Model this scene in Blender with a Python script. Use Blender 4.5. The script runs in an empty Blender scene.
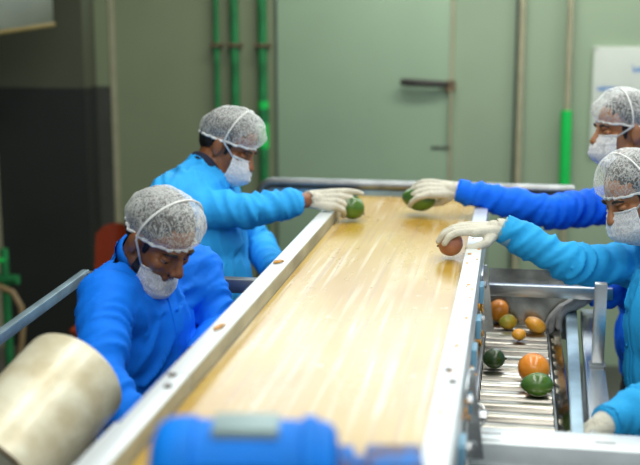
import bpy, bmesh, math, random
from mathutils import Vector as V, Matrix, noise, Quaternion
random.seed(4)
C = bpy.context.scene.collection
PI = math.pi
OFF = {}

# ------------------------------------------------------------------ materials
def mat(name, col, rough=.5, metal=0., var=.08, vscale=6., bump=0., bscale=40., coat=0., sub=0., stretch=(1, 1, 1), col2=None, spec=.5, sheen=0., coords='Object'):
    m = bpy.data.materials.new(name); m.use_nodes = True
    nt = m.node_tree; n = nt.nodes; l = nt.links
    b = n['Principled BSDF']
    b.inputs['Roughness'].default_value = rough
    b.inputs['Metallic'].default_value = metal
    b.inputs['Coat Weight'].default_value = coat
    b.inputs['Specular IOR Level'].default_value = spec
    b.inputs['Sheen Weight'].default_value = sheen
    if sub:
        b.inputs['Subsurface Weight'].default_value = sub
        b.inputs['Subsurface Radius'].default_value = (.012, .005, .003)
    tc = n.new('ShaderNodeTexCoord'); mp = n.new('ShaderNodeMapping')
    mp.inputs['Scale'].default_value = stretch
    l.new(tc.outputs[coords], mp.inputs['Vector'])
    nz = n.new('ShaderNodeTexNoise'); nz.inputs['Scale'].default_value = vscale; nz.inputs['Detail'].default_value = 6
    l.new(mp.outputs[0], nz.inputs['Vector'])
    rp = n.new('ShaderNodeValToRGB')
    c2 = col2 or tuple(max(0, c * (1 - 2.2 * var)) for c in col)
    rp.color_ramp.elements[0].position = .34; rp.color_ramp.elements[1].position = .64
    rp.color_ramp.elements[0].color = (*c2, 1); rp.color_ramp.elements[1].color = (*col, 1)
    l.new(nz.outputs['Fac'], rp.inputs['Fac']); l.new(rp.outputs[0], b.inputs['Base Color'])
    if bump:
        z2 = n.new('ShaderNodeTexNoise'); z2.inputs['Scale'].default_value = bscale; z2.inputs['Detail'].default_value = 4
        l.new(mp.outputs[0], z2.inputs['Vector'])
        bp = n.new('ShaderNodeBump'); bp.inputs['Strength'].default_value = bump; bp.inputs['Distance'].default_value = .01
        l.new(z2.outputs['Fac'], bp.inputs['Height']); l.new(bp.outputs[0], b.inputs['Normal'])
    return m

M = {}
M['wall'] = mat('wall_paint', (.31, .415, .275), .55, var=.06, vscale=1.3, bump=.05, bscale=8)
M['wall_tan'] = mat('wall_tan_paint', (.085, .095, .058), .6, var=.05, vscale=1.5)
M['wall_dark'] = mat('dark_dado_paint', (.022, .026, .022), .5, var=.1, vscale=2)
M['dado_grey'] = mat('grey_dado_paint', (.06, .066, .05), .55)
M['floor'] = mat('wet_concrete', (.10, .10, .085), .35, var=.25, vscale=3, bump=.1)
M['ceil'] = mat('ceiling_sheet', (.45, .47, .44), .6)
M['wall_brown'] = mat('olive_wall_paint', (.225, .27, .155), .55, var=.05, vscale=1.3)
M['door'] = mat('door_paint', (.29, .415, .275), .5, var=.05, vscale=1.2)
M['trimtan'] = mat('tan_strip', (.40, .39, .25), .5, var=.08, vscale=9)
M['seam'] = mat('dark_seam', (.10, .14, .11), .6)
M['greenpipe'] = mat('green_plastic_pipe', (.02, .24, .07), .4, var=.2, vscale=12)
M['greenbright'] = mat('bright_green_sleeve', (.01, .62, .10), .4, var=.05)
M['rust'] = mat('rusty_clamp', (.20, .14, .07), .6, var=.3, vscale=30)
M['handle'] = mat('dark_handle_metal', (.035, .03, .025), .5, var=.2)
M['board'] = mat('board_white', (.62, .68, .60), .35, var=.03)
M['boardblue'] = mat('board_blue_lettering', (.02, .22, .62), .4)
M['steel'] = mat('brushed_steel', (.66, .68, .68), .27, 1., var=.12, vscale=14, stretch=(1, .15, 1), bump=.04, bscale=60)
M['steelx'] = mat('brushed_steel_crosswise', (.66, .68, .68), .27, 1., var=.12, vscale=14, stretch=(.15, 1, 1), bump=.04, bscale=60)
M['steelwhite'] = mat('pale_satin_steel', (.80, .86, .87), .34, .25, var=.06, vscale=10, stretch=(1, .2, 1), bump=.04)
M['steeldark'] = mat('dull_steel', (.34, .36, .36), .4, .9, var=.2, vscale=12)
M['bluesteel'] = mat('blue_tinted_steel', (.42, .58, .66), .35, .6, var=.15, vscale=10)
M['tray'] = mat('wet_sheet_steel', (.42, .40, .34), .16, 1., var=.35, vscale=9, bump=.06, bscale=14)
M['railface'] = mat('stained_rail_face', (.50, .48, .34), .45, .15, var=.22, vscale=14, stretch=(1, .4, 1))
M['bolt'] = mat('bolt_hole_dark', (.12, .10, .08), .5, .6)
M['roller'] = mat('roller_steel', (.66, .62, .54), .28, 1., var=.3, vscale=8, stretch=(.5, 1, 1))
M['drum'] = mat('stained_cream_drum', (.78, .76, .58), .38, .1, vscale=13, bump=.5, bscale=13, coat=.12, col2=(.60, .53, .34))
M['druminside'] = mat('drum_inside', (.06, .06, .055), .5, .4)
M['motorblue'] = mat('motor_blue_enamel', (.001, .22, .84), .55, spec=.2, var=.12, vscale=11, coat=.0, bump=.1, bscale=25)
M['motorplate'] = mat('motor_label_plate', (.28, .40, .40), .5, .2, var=.1)
M['motorrust'] = mat('motor_rusty_blue', (.004, .20, .66), .6, spec=.2, var=.1, vscale=26, col2=(.16, .09, .04))
M['skin1'] = mat('skin_brown', (.30, .115, .045), .42, var=.12, vscale=20, sub=.08, bump=.05, bscale=120)
M['skin2'] = mat('skin_tan', (.42, .18, .075), .42, var=.12, vscale=20, sub=.08, bump=.05, bscale=120)
M['hair'] = mat('black_hair', (.012, .009, .007), .5, var=.3, vscale=60, bump=.5, bscale=160)
M['hairgrey'] = mat('greying_black_hair', (.05, .045, .04), .5, var=.3, vscale=60, bump=.5, bscale=160)
M['eye'] = mat('eye_white', (.7, .66, .6), .2, var=.02)
M['iris'] = mat('dark_iris', (.02, .01, .006), .2, var=.02)
M['shirt_light'] = mat('light_blue_cotton', (.03, .43, .96), .75, var=.10, vscale=5, bump=.4, bscale=13, spec=.25)
M['shirt_sky'] = mat('sky_blue_cotton', (.025, .44, .90), .75, var=.10, vscale=5, bump=.4, bscale=13, spec=.25)
M['shirt_royal'] = mat('royal_blue_cotton', (.001, .215, 1.0), .75, var=.10, vscale=5, bump=.4, bscale=13, spec=.25)
M['shirt_deep'] = mat('deep_royal_blue_cotton', (.001, .165, 1.0), .75, var=.10, vscale=5, bump=.4, bscale=13, spec=.25)
M['navy'] = mat('navy_collar', (.006, .010, .035), .8)
M['trousers'] = mat('dark_trousers', (.012, .016, .03), .85, bump=.1)
M['shoe'] = mat('black_rubber_boot', (.015, .015, .015), .4)
M['glove'] = mat('white_knit_glove', (.70, .68, .56), .85, var=.07, vscale=25, bump=.5, bscale=220)
M['glovegrey'] = mat('grey_knit_glove', (.36, .38, .38), .85, var=.1, vscale=25, bump=.5, bscale=220)
M['cuff'] = mat('pale_sleeve_cuff', (.22, .46, .60), .8, bump=.3, bscale=90)
M['redplastic'] = mat('red_orange_plastic', (.40, .055, .012), .4, var=.1)
M['hose'] = mat('tan_hose', (.26, .18, .08), .5)
M['lamp'] = mat('dull_lamp_housing', (.07, .08, .045), .4, .3)
M['lamprim'] = mat('lamp_brass_rim', (.30, .22, .08), .4, .6)
M['orangepulp'] = mat('orange_pulp', (.85, .38, .02), .4, var=.3, vscale=40)
M['bluechip'] = mat('blue_plastic_guide', (.22, .48, .66), .4)
M['rubber'] = mat('black_rubber', (.02, .02, .02), .6)

def fruit_mat(name, c1, c2, scale=9):
    m = mat(name, c1, .28, var=.2, vscale=scale, col2=c2, coat=.5, bump=.03, bscale=60)
    return m
M['f_green'] = fruit_mat('green_mango_skin', (.11, .24, .02), (.02, .08, .01))
M['f_dark'] = fruit_mat('dark_green_skin', (.035, .09, .01), (.012, .035, .006))
M['f_orange'] = fruit_mat('orange_skin', (.88, .34, .02), (.70, .20, .01))
M['f_yellow'] = fruit_mat('yellow_orange_skin', (.92, .46, .03), (.78, .30, .01))
M['f_yellowgreen'] = fruit_mat('yellow_green_skin', (.80, .42, .02), (.22, .32, .02), 16)
M['f_brown'] = fruit_mat('red_brown_skin', (.52, .22, .12), (.34, .11, .06), 20)
M['stem'] = mat('dry_stem', (.06, .035, .015), .7)

def belt_material():
    m = mat('tan_conveyor_belt', (.66, .40, .12), .30, var=.1, coat=0)
    nt = m.node_tree; n = nt.nodes; l = nt.links
    b = n['Principled BSDF']
    tc = n.new('ShaderNodeTexCoord')
    def nz(scale, st, detail=5):
        mp = n.new('ShaderNodeMapping'); mp.inputs['Scale'].default_value = st
        l.new(tc.outputs['Object'], mp.inputs['Vector'])
        z = n.new('ShaderNodeTexNoise'); z.inputs['Scale'].default_value = scale; z.inputs['Detail'].default_value = detail
        l.new(mp.outputs[0], z.inputs['Vector']); return z
    def ramp(src, a, bb):
        r = n.new('ShaderNodeMapRange'); r.inputs[1].default_value = a; r.inputs[2].default_value = bb
        l.new(src, r.inputs[0]); return r.outputs[0]
    def mix(fac, a, bcol):
        x = n.new('ShaderNodeMix'); x.data_type = 'RGBA'
        l.new(fac, x.inputs[0])
        if isinstance(a, tuple): x.inputs[6].default_value = (*a, 1)
        else: l.new(a, x.inputs[6])
        x.inputs[7].default_value = (*bcol, 1)
        return x.outputs[2]
    def mul(a, k):
        x = n.new('ShaderNodeMath'); x.operation = 'MULTIPLY'; l.new(a, x.inputs[0])
        if isinstance(k, float): x.inputs[1].default_value = k
        else: l.new(k, x.inputs[1])
        return x.outputs[0]
    base = mix(ramp(nz(4, (1, .5, 1)).outputs['Fac'], .35, .65), (.42, .24, .022), (.50, .34, .055))
    # long pale scuff streaks that run with the belt
    streak = ramp(nz(48, (1, .03, 1), 3).outputs['Fac'], .50, .62)
    patch = ramp(nz(2.6, (1.5, .8, 1)).outputs['Fac'], .40, .62)
    base = mix(mul(mul(streak, patch), .60), base, (.76, .69, .50))
    streak2 = ramp(nz(70, (1, .02, 1), 2).outputs['Fac'], .58, .66)
    base = mix(mul(streak2, .55), base, (.36, .21, .06))
    blot = ramp(nz(40, (1, .6, 1), 6).outputs['Fac'], .66, .74)
    base = mix(mul(blot, .55), base, (.80, .74, .58))
    l.new(base, b.inputs['Base Color'])
    r = n.new('ShaderNodeMapRange'); r.inputs[3].default_value = .20; r.inputs[4].default_value = .36
    l.new(nz(9, (1, .3, 1)).outputs['Fac'], r.inputs[0]); l.new(r.outputs[0], b.inputs['Roughness'])
    b.inputs['Specular IOR Level'].default_value = .5
    b.inputs['Coat Weight'].default_value = .16; b.inputs['Coat Roughness'].default_value = .22
    return m
M['belt'] = belt_material()

def net_material(name, lo, hi, scale, tint=(.86, .9, .88)):
    m = bpy.data.materials.new(name); m.use_nodes = True
    nt = m.node_tree; n = nt.nodes; l = nt.links
    b = n['Principled BSDF']; b.inputs['Base Color'].default_value = (*tint, 1)
    b.inputs['Roughness'].default_value = .6; b.inputs['Sheen Weight'].default_value = .2
    tc = n.new('ShaderNodeTexCoord')
    mp = n.new('ShaderNodeMapping'); mp.inputs['Scale'].default_value = (1, 1, .5)
    l.new(tc.outputs['Object'], mp.inputs[0])
    z = n.new('ShaderNodeTexNoise'); z.inputs['Scale'].default_value = scale; z.inputs['Detail'].default_value = 3; z.inputs['Distortion'].default_value = 2.5
    l.new(mp.outputs[0], z.inputs['Vector'])
    # thin crinkle lines: |noise - .5| small
    s = n.new('ShaderNodeMath'); s.operation = 'SUBTRACT'; s.inputs[1].default_value = .5; l.new(z.outputs['Fac'], s.inputs[0])
    a = n.new('ShaderNodeMath'); a.operation = 'ABSOLUTE'; l.new(s.outputs[0], a.inputs[0])
    r = n.new('ShaderNodeMapRange'); r.inputs[1].default_value = 0; r.inputs[2].default_value = .09
    r.inputs[3].default_value = hi; r.inputs[4].default_value = lo; l.new(a.outputs[0], r.inputs[0])
    lw = n.new('ShaderNodeLayerWeight'); lw.inputs[0].default_value = .35
    p = n.new('ShaderNodeMath'); p.operation = 'MULTIPLY'; p.inputs[1].default_value = .38; l.new(lw.outputs['Facing'], p.inputs[0])
    ad = n.new('ShaderNodeMath'); ad.operation = 'ADD'; ad.use_clamp = True
    l.new(r.outputs[0], ad.inputs[0]); l.new(p.outputs[0], ad.inputs[1])
    l.new(ad.outputs[0], b.inputs['Alpha'])
    return m
M['net'] = net_material('white_hair_net', .10, .50, 62)
M['masknet'] = net_material('white_gauze_mask', .62, .95, 60, (.82, .84, .84))
M['band'] = mat('white_elastic', (.84, .86, .84), .7, bump=.3, bscale=150)

# ------------------------------------------------------------------ mesh helpers
def smooth(me, ang=None):
    for p in me.polygons: p.use_smooth = True
    if ang is not None:
        try: me.set_sharp_from_angle(angle=math.radians(ang))
        except Exception: pass

def obj(name, src, m, parent=None, loc=None, ang=40):
    """src: bmesh or mesh in WORLD coordinates."""
    if isinstance(src, bmesh.types.BMesh):
        me = bpy.data.meshes.new(name); src.to_mesh(me); src.free()
    else: me = src
    me.name = name
    if parent is not None: o0 = OFF[parent.name]
    elif loc is not None: o0 = V(loc)
    else:
        xs = [v.co for v in me.vertices]
        o0 = V(((min(c.x for c in xs) + max(c.x for c in xs)) / 2, (min(c.y for c in xs) + max(c.y for c in xs)) / 2, min(c.z for c in xs)))
    me.transform(Matrix.Translation(-o0))
    smooth(me, ang)
    me.materials.clear(); me.materials.append(M[m])
    o = bpy.data.objects.new(name, me); C.objects.link(o)
    if parent is not None: o.parent = parent
    else: o.location = o0
    OFF[o.name] = o0
    return o

def empty(name, label, cat, loc, group=None):
    o = bpy.data.objects.new(name, None); C.objects.link(o); o.location = loc; o.empty_display_size = .1
    OFF[o.name] = V(loc); return tag(o, label, cat, group)

def tag(o, label, cat, group=None):
    o['label'] = label; o['category'] = cat
    if group: o['group'] = group
    return o

def struct(o):
    o['kind'] = 'structure'; return o

def add_box(bm, x0, x1, y0, y1, z0, z1, bev=.0, R=None, piv=None):
    t = bmesh.new()
    bmesh.ops.create_cube(t, size=1)
    for v in t.verts: v.co = V(((x0 + x1) / 2 + v.co.x * (x1 - x0), (y0 + y1) / 2 + v.co.y * (y1 - y0), (z0 + z1) / 2 + v.co.z * (z1 - z0)))
    if bev: bmesh.ops.bevel(t, geom=list(t.edges), offset=bev, segments=2, affect='EDGES', profile=.6)
    if R is not None:
        pv = V(piv) if piv is not None else V(((x0 + x1) / 2, (y0 + y1) / 2, (z0 + z1) / 2))
        for v in t.verts: v.co = R @ (v.co - pv) + pv
    merge(bm, t); return bm

def merge(bm, t):
    me = bpy.data.meshes.new('tmp'); t.to_mesh(me); t.free(); bm.from_mesh(me); bpy.data.meshes.remove(me)

def bx(*a, **k): return add_box(bmesh.new(), *a, **k)

def frame(d):
    d = d.normalized(); a = V((0, 0, 1)) if abs(d.z) < .9 else V((1, 0, 0))
    u = d.cross(a).normalized(); return u, d.cross(u).normalized()

def add_tube(bm, pts, rad, seg=12, caps=True, closed=False):
    pts = [V(p) for p in pts]; n = len(pts)
    rad = rad if isinstance(rad, (list, tuple)) else [rad] * n
    rings = []; u = None
    for i, p in enumerate(pts):
        if closed: d = pts[(i + 1) % n] - pts[i - 1]
        else: d = pts[min(i + 1, n - 1)] - pts[max(i - 1, 0)]
        d.normalize()
        if u is None: u, w = frame(d)
        else:
            u = (u - d * u.dot(d)).normalized(); w = d.cross(u)
        rings.append([bm.verts.new(p + (u * math.cos(2 * PI * k / seg) + w * math.sin(2 * PI * k / seg)) * rad[i]) for k in range(seg)])
    m = n if closed else n - 1
    for i in range(m):
        a, b = rings[i], rings[(i + 1) % n]
        for k in range(seg): bm.faces.new((a[k], a[(k + 1) % seg], b[(k + 1) % seg], b[k]))
    if caps and not closed:
        bm.faces.new(list(reversed(rings[0]))); bm.faces.new(rings[-1])
    bmesh.ops.recalc_face_normals(bm, faces=bm.faces)
    return bm
def tube(*a, **k): return add_tube(bmesh.new(), *a, **k)

def cap(bm, a, b, ra, rb, seg=14):
    a, b = V(a), V(b); d = b - a; L = d.length
    if L < 1e-5: d = V((0, 0, 1)); L = 1e-5
    d = d / L
    pts = []; rs = []
    for k in range(1, 5): an = PI / 2 * (1 - k / 4.); pts.append(a - d * ra * math.sin(an)); rs.append(max(ra * math.cos(an), ra * .05))
    pts[0] = a - d * ra * .97
    pts.insert(0, a - d * ra); rs.insert(0, ra * .04)
    for k in range(0, 4): an = PI / 2 * k / 4.; pts.append(b + d * rb * math.sin(an)); rs.append(rb * math.cos(an))
    pts.append(b + d * rb); rs.append(rb * .04)
    t = bmesh.new(); add_tube(t, pts, rs, seg); merge(bm, t)

def ell(bm, c, r, R=None, seg=20):
    t = bmesh.new(); bmesh.ops.create_uvsphere(t, u_segments=seg, v_segments=seg // 2 + 2, radius=1)
    for v in t.verts:
        p = V((v.co.x * r[0], v.co.y * r[1], v.co.z * r[2]))
        v.co = (R @ p if R is not None else p) + V(c)
    merge(bm, t)

def bake(bm, voxel, it=4, fac=.5):
    me = bpy.data.meshes.new('t'); bm.to_mesh(me); bm.free()
    o = bpy.data.objects.new('t', me); C.objects.link(o)
    r = o.modifiers.new('r', 'REMESH'); r.mode = 'VOXEL'; r.voxel_size = voxel
    s = o.modifiers.new('s', 'SMOOTH'); s.factor = fac; s.iterations = it
    dg = bpy.context.evaluated_depsgraph_get(); dg.update()
    out = bpy.data.meshes.new_from_object(o.evaluated_get(dg))
    bpy.data.objects.remove(o); bpy.data.meshes.remove(me)
    return out

# ------------------------------------------------------------------ people
def ortho(f, u):
    f = V(f).normalized(); u = V(u); u = (u - f * u.dot(f)).normalized(); return f, u

def head_matrix(c, f, u):
    f, u = ortho(f, u); l = u.cross(f)     # columns: forward, left, up
    return Matrix(((f.x, l.x, u.x, c[0]), (f.y, l.y, u.y, c[1]), (f.z, l.z, u.z, c[2]), (0, 0, 0, 1)))

def head_bm():
    bm = bmesh.new()
    ell(bm, (-.012, 0, .038), (.098, .077, .084))
    ell(bm, (-.02, 0, .0), (.085, .070, .075))
    ell(bm, (.026, 0, -.03), (.066, .060, .082))
    ell(bm, (.036, 0, -.075), (.048, .046, .038))
    ell(bm, (.070, 0, -.096), (.020, .022, .018))
    cap(bm, (.079, -.030, .022), (.079, .030, .022), .014, .014)
    cap(bm, (.088, 0, .012), (.112, 0, -.026), .0095, .0125)
    for s in (-1, 1):
        ell(bm, (.103, s * .012, -.031), (.011, .009, .009))
        ell(bm, (.060, s * .040, -.022), (.024, .022, .024))
        cap(bm, (.005, s * .058, -.062), (.050, s * .034, -.090), .020, .018)
        ell(bm, (-.004, s * .083, -.006), (.019, .009, .031), Matrix.Rotation(-s * .35, 3, 'Z') @ Matrix.Rotation(-.15, 3, 'Y'))
        ell(bm, (.0, s * .078, -.030), (.010, .007, .012))
    cap(bm, (.088, -.016, -.058), (.088, .016, -.058), .0075, .0075)
    cap(bm, (.085, -.014, -.070), (.085, .014, -.070), .0085, .0085)
    return bm

def fold(me, segs, amp):
    """cloth folds: ridges round the sleeves, running down the torso"""
    me.update()
    nrm = [v.normal.copy() for v in me.vertices]
    for v in me.vertices:
        best = None
        for (a, b, kind) in segs:
            d = b - a; t = max(0, min(1, (v.co - a).dot(d) / d.length_squared)); q = a + d * t
            r = (v.co - q).length * (1.15 if kind == 'v' else 1)
            if best is None or r < best[0]: best = (r, a, b, t, kind)
        r, a, b, t, kind = best
        ax = (b - a).normalized(); al = (v.co - a).dot(ax); pr = (v.co - a) - ax * al
        if kind == 'v': p = ax * al * 5 + pr * 15
        else: p = ax * (al * 26 + (pr.x + pr.z) * 9) + pr * 5 + V((3.1, 1.7, .4)) * b.z
        n1 = noise.noise(p); n2 = noise.noise(p * 2.3 + V((5, 5, 5)))
        k = (1 - 2.6 * abs(n1) ** .8) * .8 + n2 * .22
        v.co += nrm[v.index] * amp * k * (1. if kind == 'v' else 1.0)
    me.update()

def hand_chains(W, d, n, right, curls, thumb, spread=.10):
    d = V(d).normalized(); n = V(n); n = (n - d * n.dot(d)).normalized()
    t = d.cross(n) if right else -d.cross(n)
    W = V(W)
    out = []
    base = [(.093, .030), (.096, .011), (.091, -.010), (.082, -.029)]
    lens = [(.045, .028, .022), (.050, .032, .023), (.046, .030, .022), (.036, .022, .020)]
    for i in range(4):
        p = W + d * base[i][0] + t * base[i][1] - n * .004
        c = curls[i]; th = 0; pts = [p]
        side = t * spread * (1.2, .3, -.5, -1.3)[i]
        for k in range(3):
            th += c[k]
            p = p + ((d + side) * math.cos(th) + n * math.sin(th)).normalized() * lens[i][k]
            pts.append(p)
        out.append((pts, (.0098, .0088, .0080, .0070)))
    p = W + d * .026 + t * .024 + n * .012; pts = [p]
    for (a, b, c), L in zip(thumb, (.040, .032, .025)):
        p = p + (d * a + t * b + n * c).normalized() * L; pts.append(p)
    out.append((pts, (.0145, .0115, .0100, .0085)))
    return W, d, n, t, base, out

def add_hand(bm, W, d, n, right, curls, thumb, inf=0.):
    W, d, n, t, base, ch = hand_chains(W, d, n, right, curls, thumb)
    for pts, rs in ch:
        for k in range(3): cap(bm, pts[k], pts[k + 1], rs[k] + inf, rs[k + 1] + inf, 12)
    for (a, b) in base:
        cap(bm, W + t * b * .55 + d * .004, W + d * (a - .004) + t * b, .0155 + inf, .0115 + inf, 12)
    cap(bm, W + d * .030 + t * .018 + n * .010, ch[4][0][1], .017 + inf, .013 + inf, 12)
    cap(bm, W + d * .030 - t * .018 + n * .006, W + d * .065 - t * .024 + n * .004, .016 + inf, .013 + inf, 12)

RELAX = [(.35, .5, .3)] * 4

def person(label, J, face, skin, shirt, hm, hands, collar=None, skincuff=0., beard=None, maskdown=0., hairm='hair', floor=-.08, feet=None, belly=1.0, sleeve_end=None, glove_r='glove', glove_l='glove', netrot=0., bulk=0.):
    j = {k: V(v) for k, v in J.items()}
    Hm = head_matrix(j['head'], *hm)
    spine = (j['neck'] - j['pelv']).normalized()
    side = (j['lsh'] - j['rsh']); side = (side - spine * side.dot(spine)).normalized()
    front = spine.cross(side) * -1
    if front.dot(V(face)) < 0: front = -front
    Rt = Matrix((side, front, spine)).transposed()
    mid = (j['rsh'] + j['lsh']) / 2
    chest = j['pelv'].lerp(j['neck'], .62); belc = j['pelv'].lerp(j['neck'], .3)
    chest = chest.lerp(chest + (mid - j['neck']) * .5, .8)
    hips = {s: j['pelv'] + side * s * .085 for s in (-1, 1)}
    if feet is None:
        fd = V((front.x, front.y, 0)).normalized()
        base = V((j['pelv'].x, j['pelv'].y, 0)) - fd * .06
        sd = V((side.x, side.y, 0)).normalized()
        feet = {s: base + sd * s * .12 + V((0, 0, floor + .09)) for s in (-1, 1)}
    else: fd = V((front.x, front.y, 0)).normalized()
    knees = {s: hips[s].lerp(feet[s], .48) + fd * .05 for s in (-1, 1)}
    ht = Hm @ V((-.022, 0, -.03)); nv = (ht - j['neck']); nl = nv.length; nv.normalize()
    def torso(bm, g):
        g = g + bulk
        ell(bm, chest, (.165 + g, .105 + g, .19 + g), Rt)
        ell(bm, belc, (.150 + g, .105 * belly + g, .16 + g), Rt)
        ell(bm, j['pelv'] + spine * .03, (.155 + g, .112 + g, .13 + g), Rt)
        for s in ('rsh', 'lsh'):
            cap(bm, j['neck'] - spine * .035, j[s], .050 + g, .052 + g)
            cap(bm, chest + spine * .06, j[s] - spine * .02, .09 + g * .5, .055 + g)
    def arms(bm, g, ge):
        for a in 'rl':
            S, E, Wr = j[a + 'sh'], j[a + 'el'], j[a + 'wr']
            cap(bm, S, E, .048 + g, .038 + g); cap(bm, E, Wr, .038 + g, .026 + ge)
    # ---- body
    bm = head_bm()
    for v in bm.verts: v.co = Hm @ v.co
    cap(bm, ht, j['neck'] + spine * -.02, .056, .062)
    torso(bm, 0); arms(bm, 0, 0)
    for s in (-1, 1):
        cap(bm, hips[s], knees[s], .078, .052); cap(bm, knees[s], feet[s], .052, .036)
        cap(bm, feet[s] - V((0, 0, .05)), feet[s] + fd * .13 - V((0, 0, .06)), .032, .026)
    for key, h in hands.items():
        add_hand(bm, j[key], *h)
    me = bake(bm, .0052, 3)
    Hi = Hm.inverted()
    me.update(); nr = [v.normal.copy() for v in me.vertices]
    for v in me.vertices:
        q = Hi @ v.co
        if q.length < .16:
            dd = 0
            for s in (-1, 1):
                r2 = ((q.y - s * .031) / .017) ** 2 + ((q.z - .002) / .011) ** 2
                if q.x > .04: dd += .009 * math.exp(-r2)
            if q.x > .07: dd += .004 * math.exp(-((q.z + .0635) / .0025) ** 2 - (q.y / .02) ** 4)
            v.co -= nr[v.index] * dd
    body = obj('person', me, skin, ang=None)
    tag(body, label, 'person')
    # ---- face details
    for s in (-1, 1):
        b = bmesh.new(); ell(b, (.0715, s * .031, .001), (.0125, .0125, .0125))
        for v in b.verts: v.co = Hm @ v.co
        e = obj('eye', b, 'eye', body, ang=None)
        b = bmesh.new(); ell(b, (.0815, s * .032, -.003), (.0035, .006, .006))
        for v in b.verts: v.co = Hm @ v.co
        obj('iris', b, 'iris', e, ang=None)
        b = bmesh.new(); ell(b, (.0725, s * .031, .004), (.0140, .0150, .0105))
        for v in b.verts: v.co = Hm @ v.co
        obj('eyelid', b, skin, body, ang=None)
        b = bmesh.new(); pts = [(.090, s * .014, .022), (.0935, s * .024, .028), (.087, s * .038, .029), (.074, s * .050, .022)]
        add_tube(b, [Hm @ V(p) for p in pts], [.003, .0045, .004, .002], 8)
        obj('eyebrow', b, hairm, body, ang=None)
    # ---- hair
    b = bmesh.new()
    ell(b, (-.017, 0, .046), (.097, .0795, .083)); ell(b, (-.040, 0, .008), (.070, .0735, .072))
    for s in (-1, 1): cap(b, (.026, s * .062, .03), (.024, s * .063, -.016), .011, .006)
    for v in b.verts: v.co = Hm @ v.co
    hme = bake(b, .004, 2)
    nz = [v.normal.copy() for v in hme.vertices]
    for v in hme.vertices: v.co += nz[v.index] * .002 * noise.noise(v.co * 140)
    obj('hair', hme, hairm, body, ang=None)
    if beard:
        b = bmesh.new()
        cap(b, (.0905, -.004, -.047), (.082, -.026, -.058), .0055, .003); cap(b, (.0905, .004, -.047), (.082, .026, -.058), .0055, .003)
        for s in (-1, 1):
            cap(b, (.022, s * .060, -.045), (.018, s * .056, -.066), .008, .016)
            cap(b, (.018, s * .056, -.066), (.052, s * .036, -.094), .0175, .0185)
            cap(b, (.052, s * .036, -.094), (.074, 0, -.101), .0185, .019)
        for v in b.verts: v.co = Hm @ v.co
        obj('beard', bake(b, .004, 2), beard, body, ang=None)
    # ---- hair net
    NT, NP = 72, 26
    sd_ = j['head'].x * 37
    def netpt(th, ps, extra=0.):
        al = ps * math.radians(104)
        pinch = 1 - .13 * max(0, (ps - .72) / .28) ** 1.5
        Rx, Ry, Rz = .115 + extra, .098 + extra, .104 + extra
        puck = .0035 * math.sin(th * 17 + 2 * math.sin(th * 3)) * ps ** 3
        nn = .008 * noise.noise(V((math.cos(th) * ps * 3 + sd_, math.sin(th) * ps * 3, ps * 2))) + .003 * noise.noise(V((math.cos(th) * 9 * ps + sd_, math.sin(th) * 9 * ps, ps * 5)))
        k = pinch + (puck + nn) / .11
        x = -.010 + Rx * k * math.sin(al) * math.cos(th); y = Ry * k * math.sin(al) * math.sin(th)
        z = .040 + Rz * k * math.cos(al) + .10 * (x) + .012 * ps * math.cos(th)
        return Hm @ V((x, y, z))
    b = bmesh.new(); top = b.verts.new(netpt(0, 0)); prev = None
    for k in range(1, NP + 1):
        ring = [b.verts.new(netpt(2 * PI * i / NT, k / NP)) for i in range(NT)]
        for i in range(NT):
            if prev is None: b.faces.new((top, ring[i], ring[(i + 1) % NT]))
            else: b.faces.new((prev[i], ring[i], ring[(i + 1) % NT], prev[(i + 1) % NT]))
        prev = ring
    net = obj('hair_net', b, 'net', body, ang=None)
    b = bmesh.new(); add_tube(b, [netpt(2 * PI * i / NT, 1.0) for i in range(NT)], [.0042 + .0012 * math.sin(i * 2.1) for i in range(NT)], 8, closed=True)
    obj('elastic_band', b, 'band', net, ang=None)
    # ---- face mask and its straps
    b = bmesh.new(); rows = []
    NU, NV = 30, 20
    def maskpt(u, w, ex=0.):
        a = u * 1.28; e = -w * .98
        rx, ry, rz = .086, .074, .066
        x = .040 + (rx + ex) * math.cos(a) * math.cos(e * .9)
        if abs(u) < .35 and w < .3: x += .014 * (1 - abs(u) / .35) * (.3 + w if w < 0 else .3 - w) * 1.2 if w > -.9 else 0
        y = (ry + ex) * math.sin(a) * (1 - .12 * abs(w))
        z = -.066 - maskdown + (rz + ex) * math.sin(-e) * 1.0
        z = -.066 - maskdown + rz * w * .92
        x -= .030 * max(0, -w) ** 2 + .012 * maskdown / .03
        k = .0028 * noise.noise(V((u * 3 + sd_, w * 9, 2))) + .0014 * math.sin(w * 26)
        return Hm @ V((x + k, y + k * u, z))
    for iu in range(NU + 1):
        rows.append([b.verts.new(maskpt(-1 + 2 * iu / NU, -1 + 2 * iw / NV)) for iw in range(NV + 1)])
    for iu in range(NU):
        for iw in range(NV): b.faces.new((rows[iu][iw], rows[iu + 1][iw], rows[iu + 1][iw + 1], rows[iu][iw + 1]))
    mk = obj('face_mask', b, 'masknet', body, ang=None)
    b = bmesh.new()
    edge = [maskpt(-1 + 2 * i / 30, 1) for i in range(31)] + [maskpt(1, 1 - 2 * i / 20) for i in range(1, 21)] + [maskpt(1 - 2 * i / 30, -1) for i in range(1, 31)] + [maskpt(-1, -1 + 2 * i / 20) for i in range(1, 20)]
    add_tube(b, edge, .0024, 6, closed=True); obj('mask_edge', b, 'band', mk, ang=None)
    b = bmesh.new()
    Hl = [Hi @ maskpt(s, .9) for s in (-1, 1)]
    arc = []
    for i in range(33):
        an = -.18 + (PI + .36) * i / 32          # over the crown from right to left
        c, s = -math.cos(an), math.sin(an)
        arc.append(V((.012 + netrot * s, .1035 * c * (1 if s > .25 else 1 - .12 * (.25 - s)), .040 + .1045 * s)))
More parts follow.
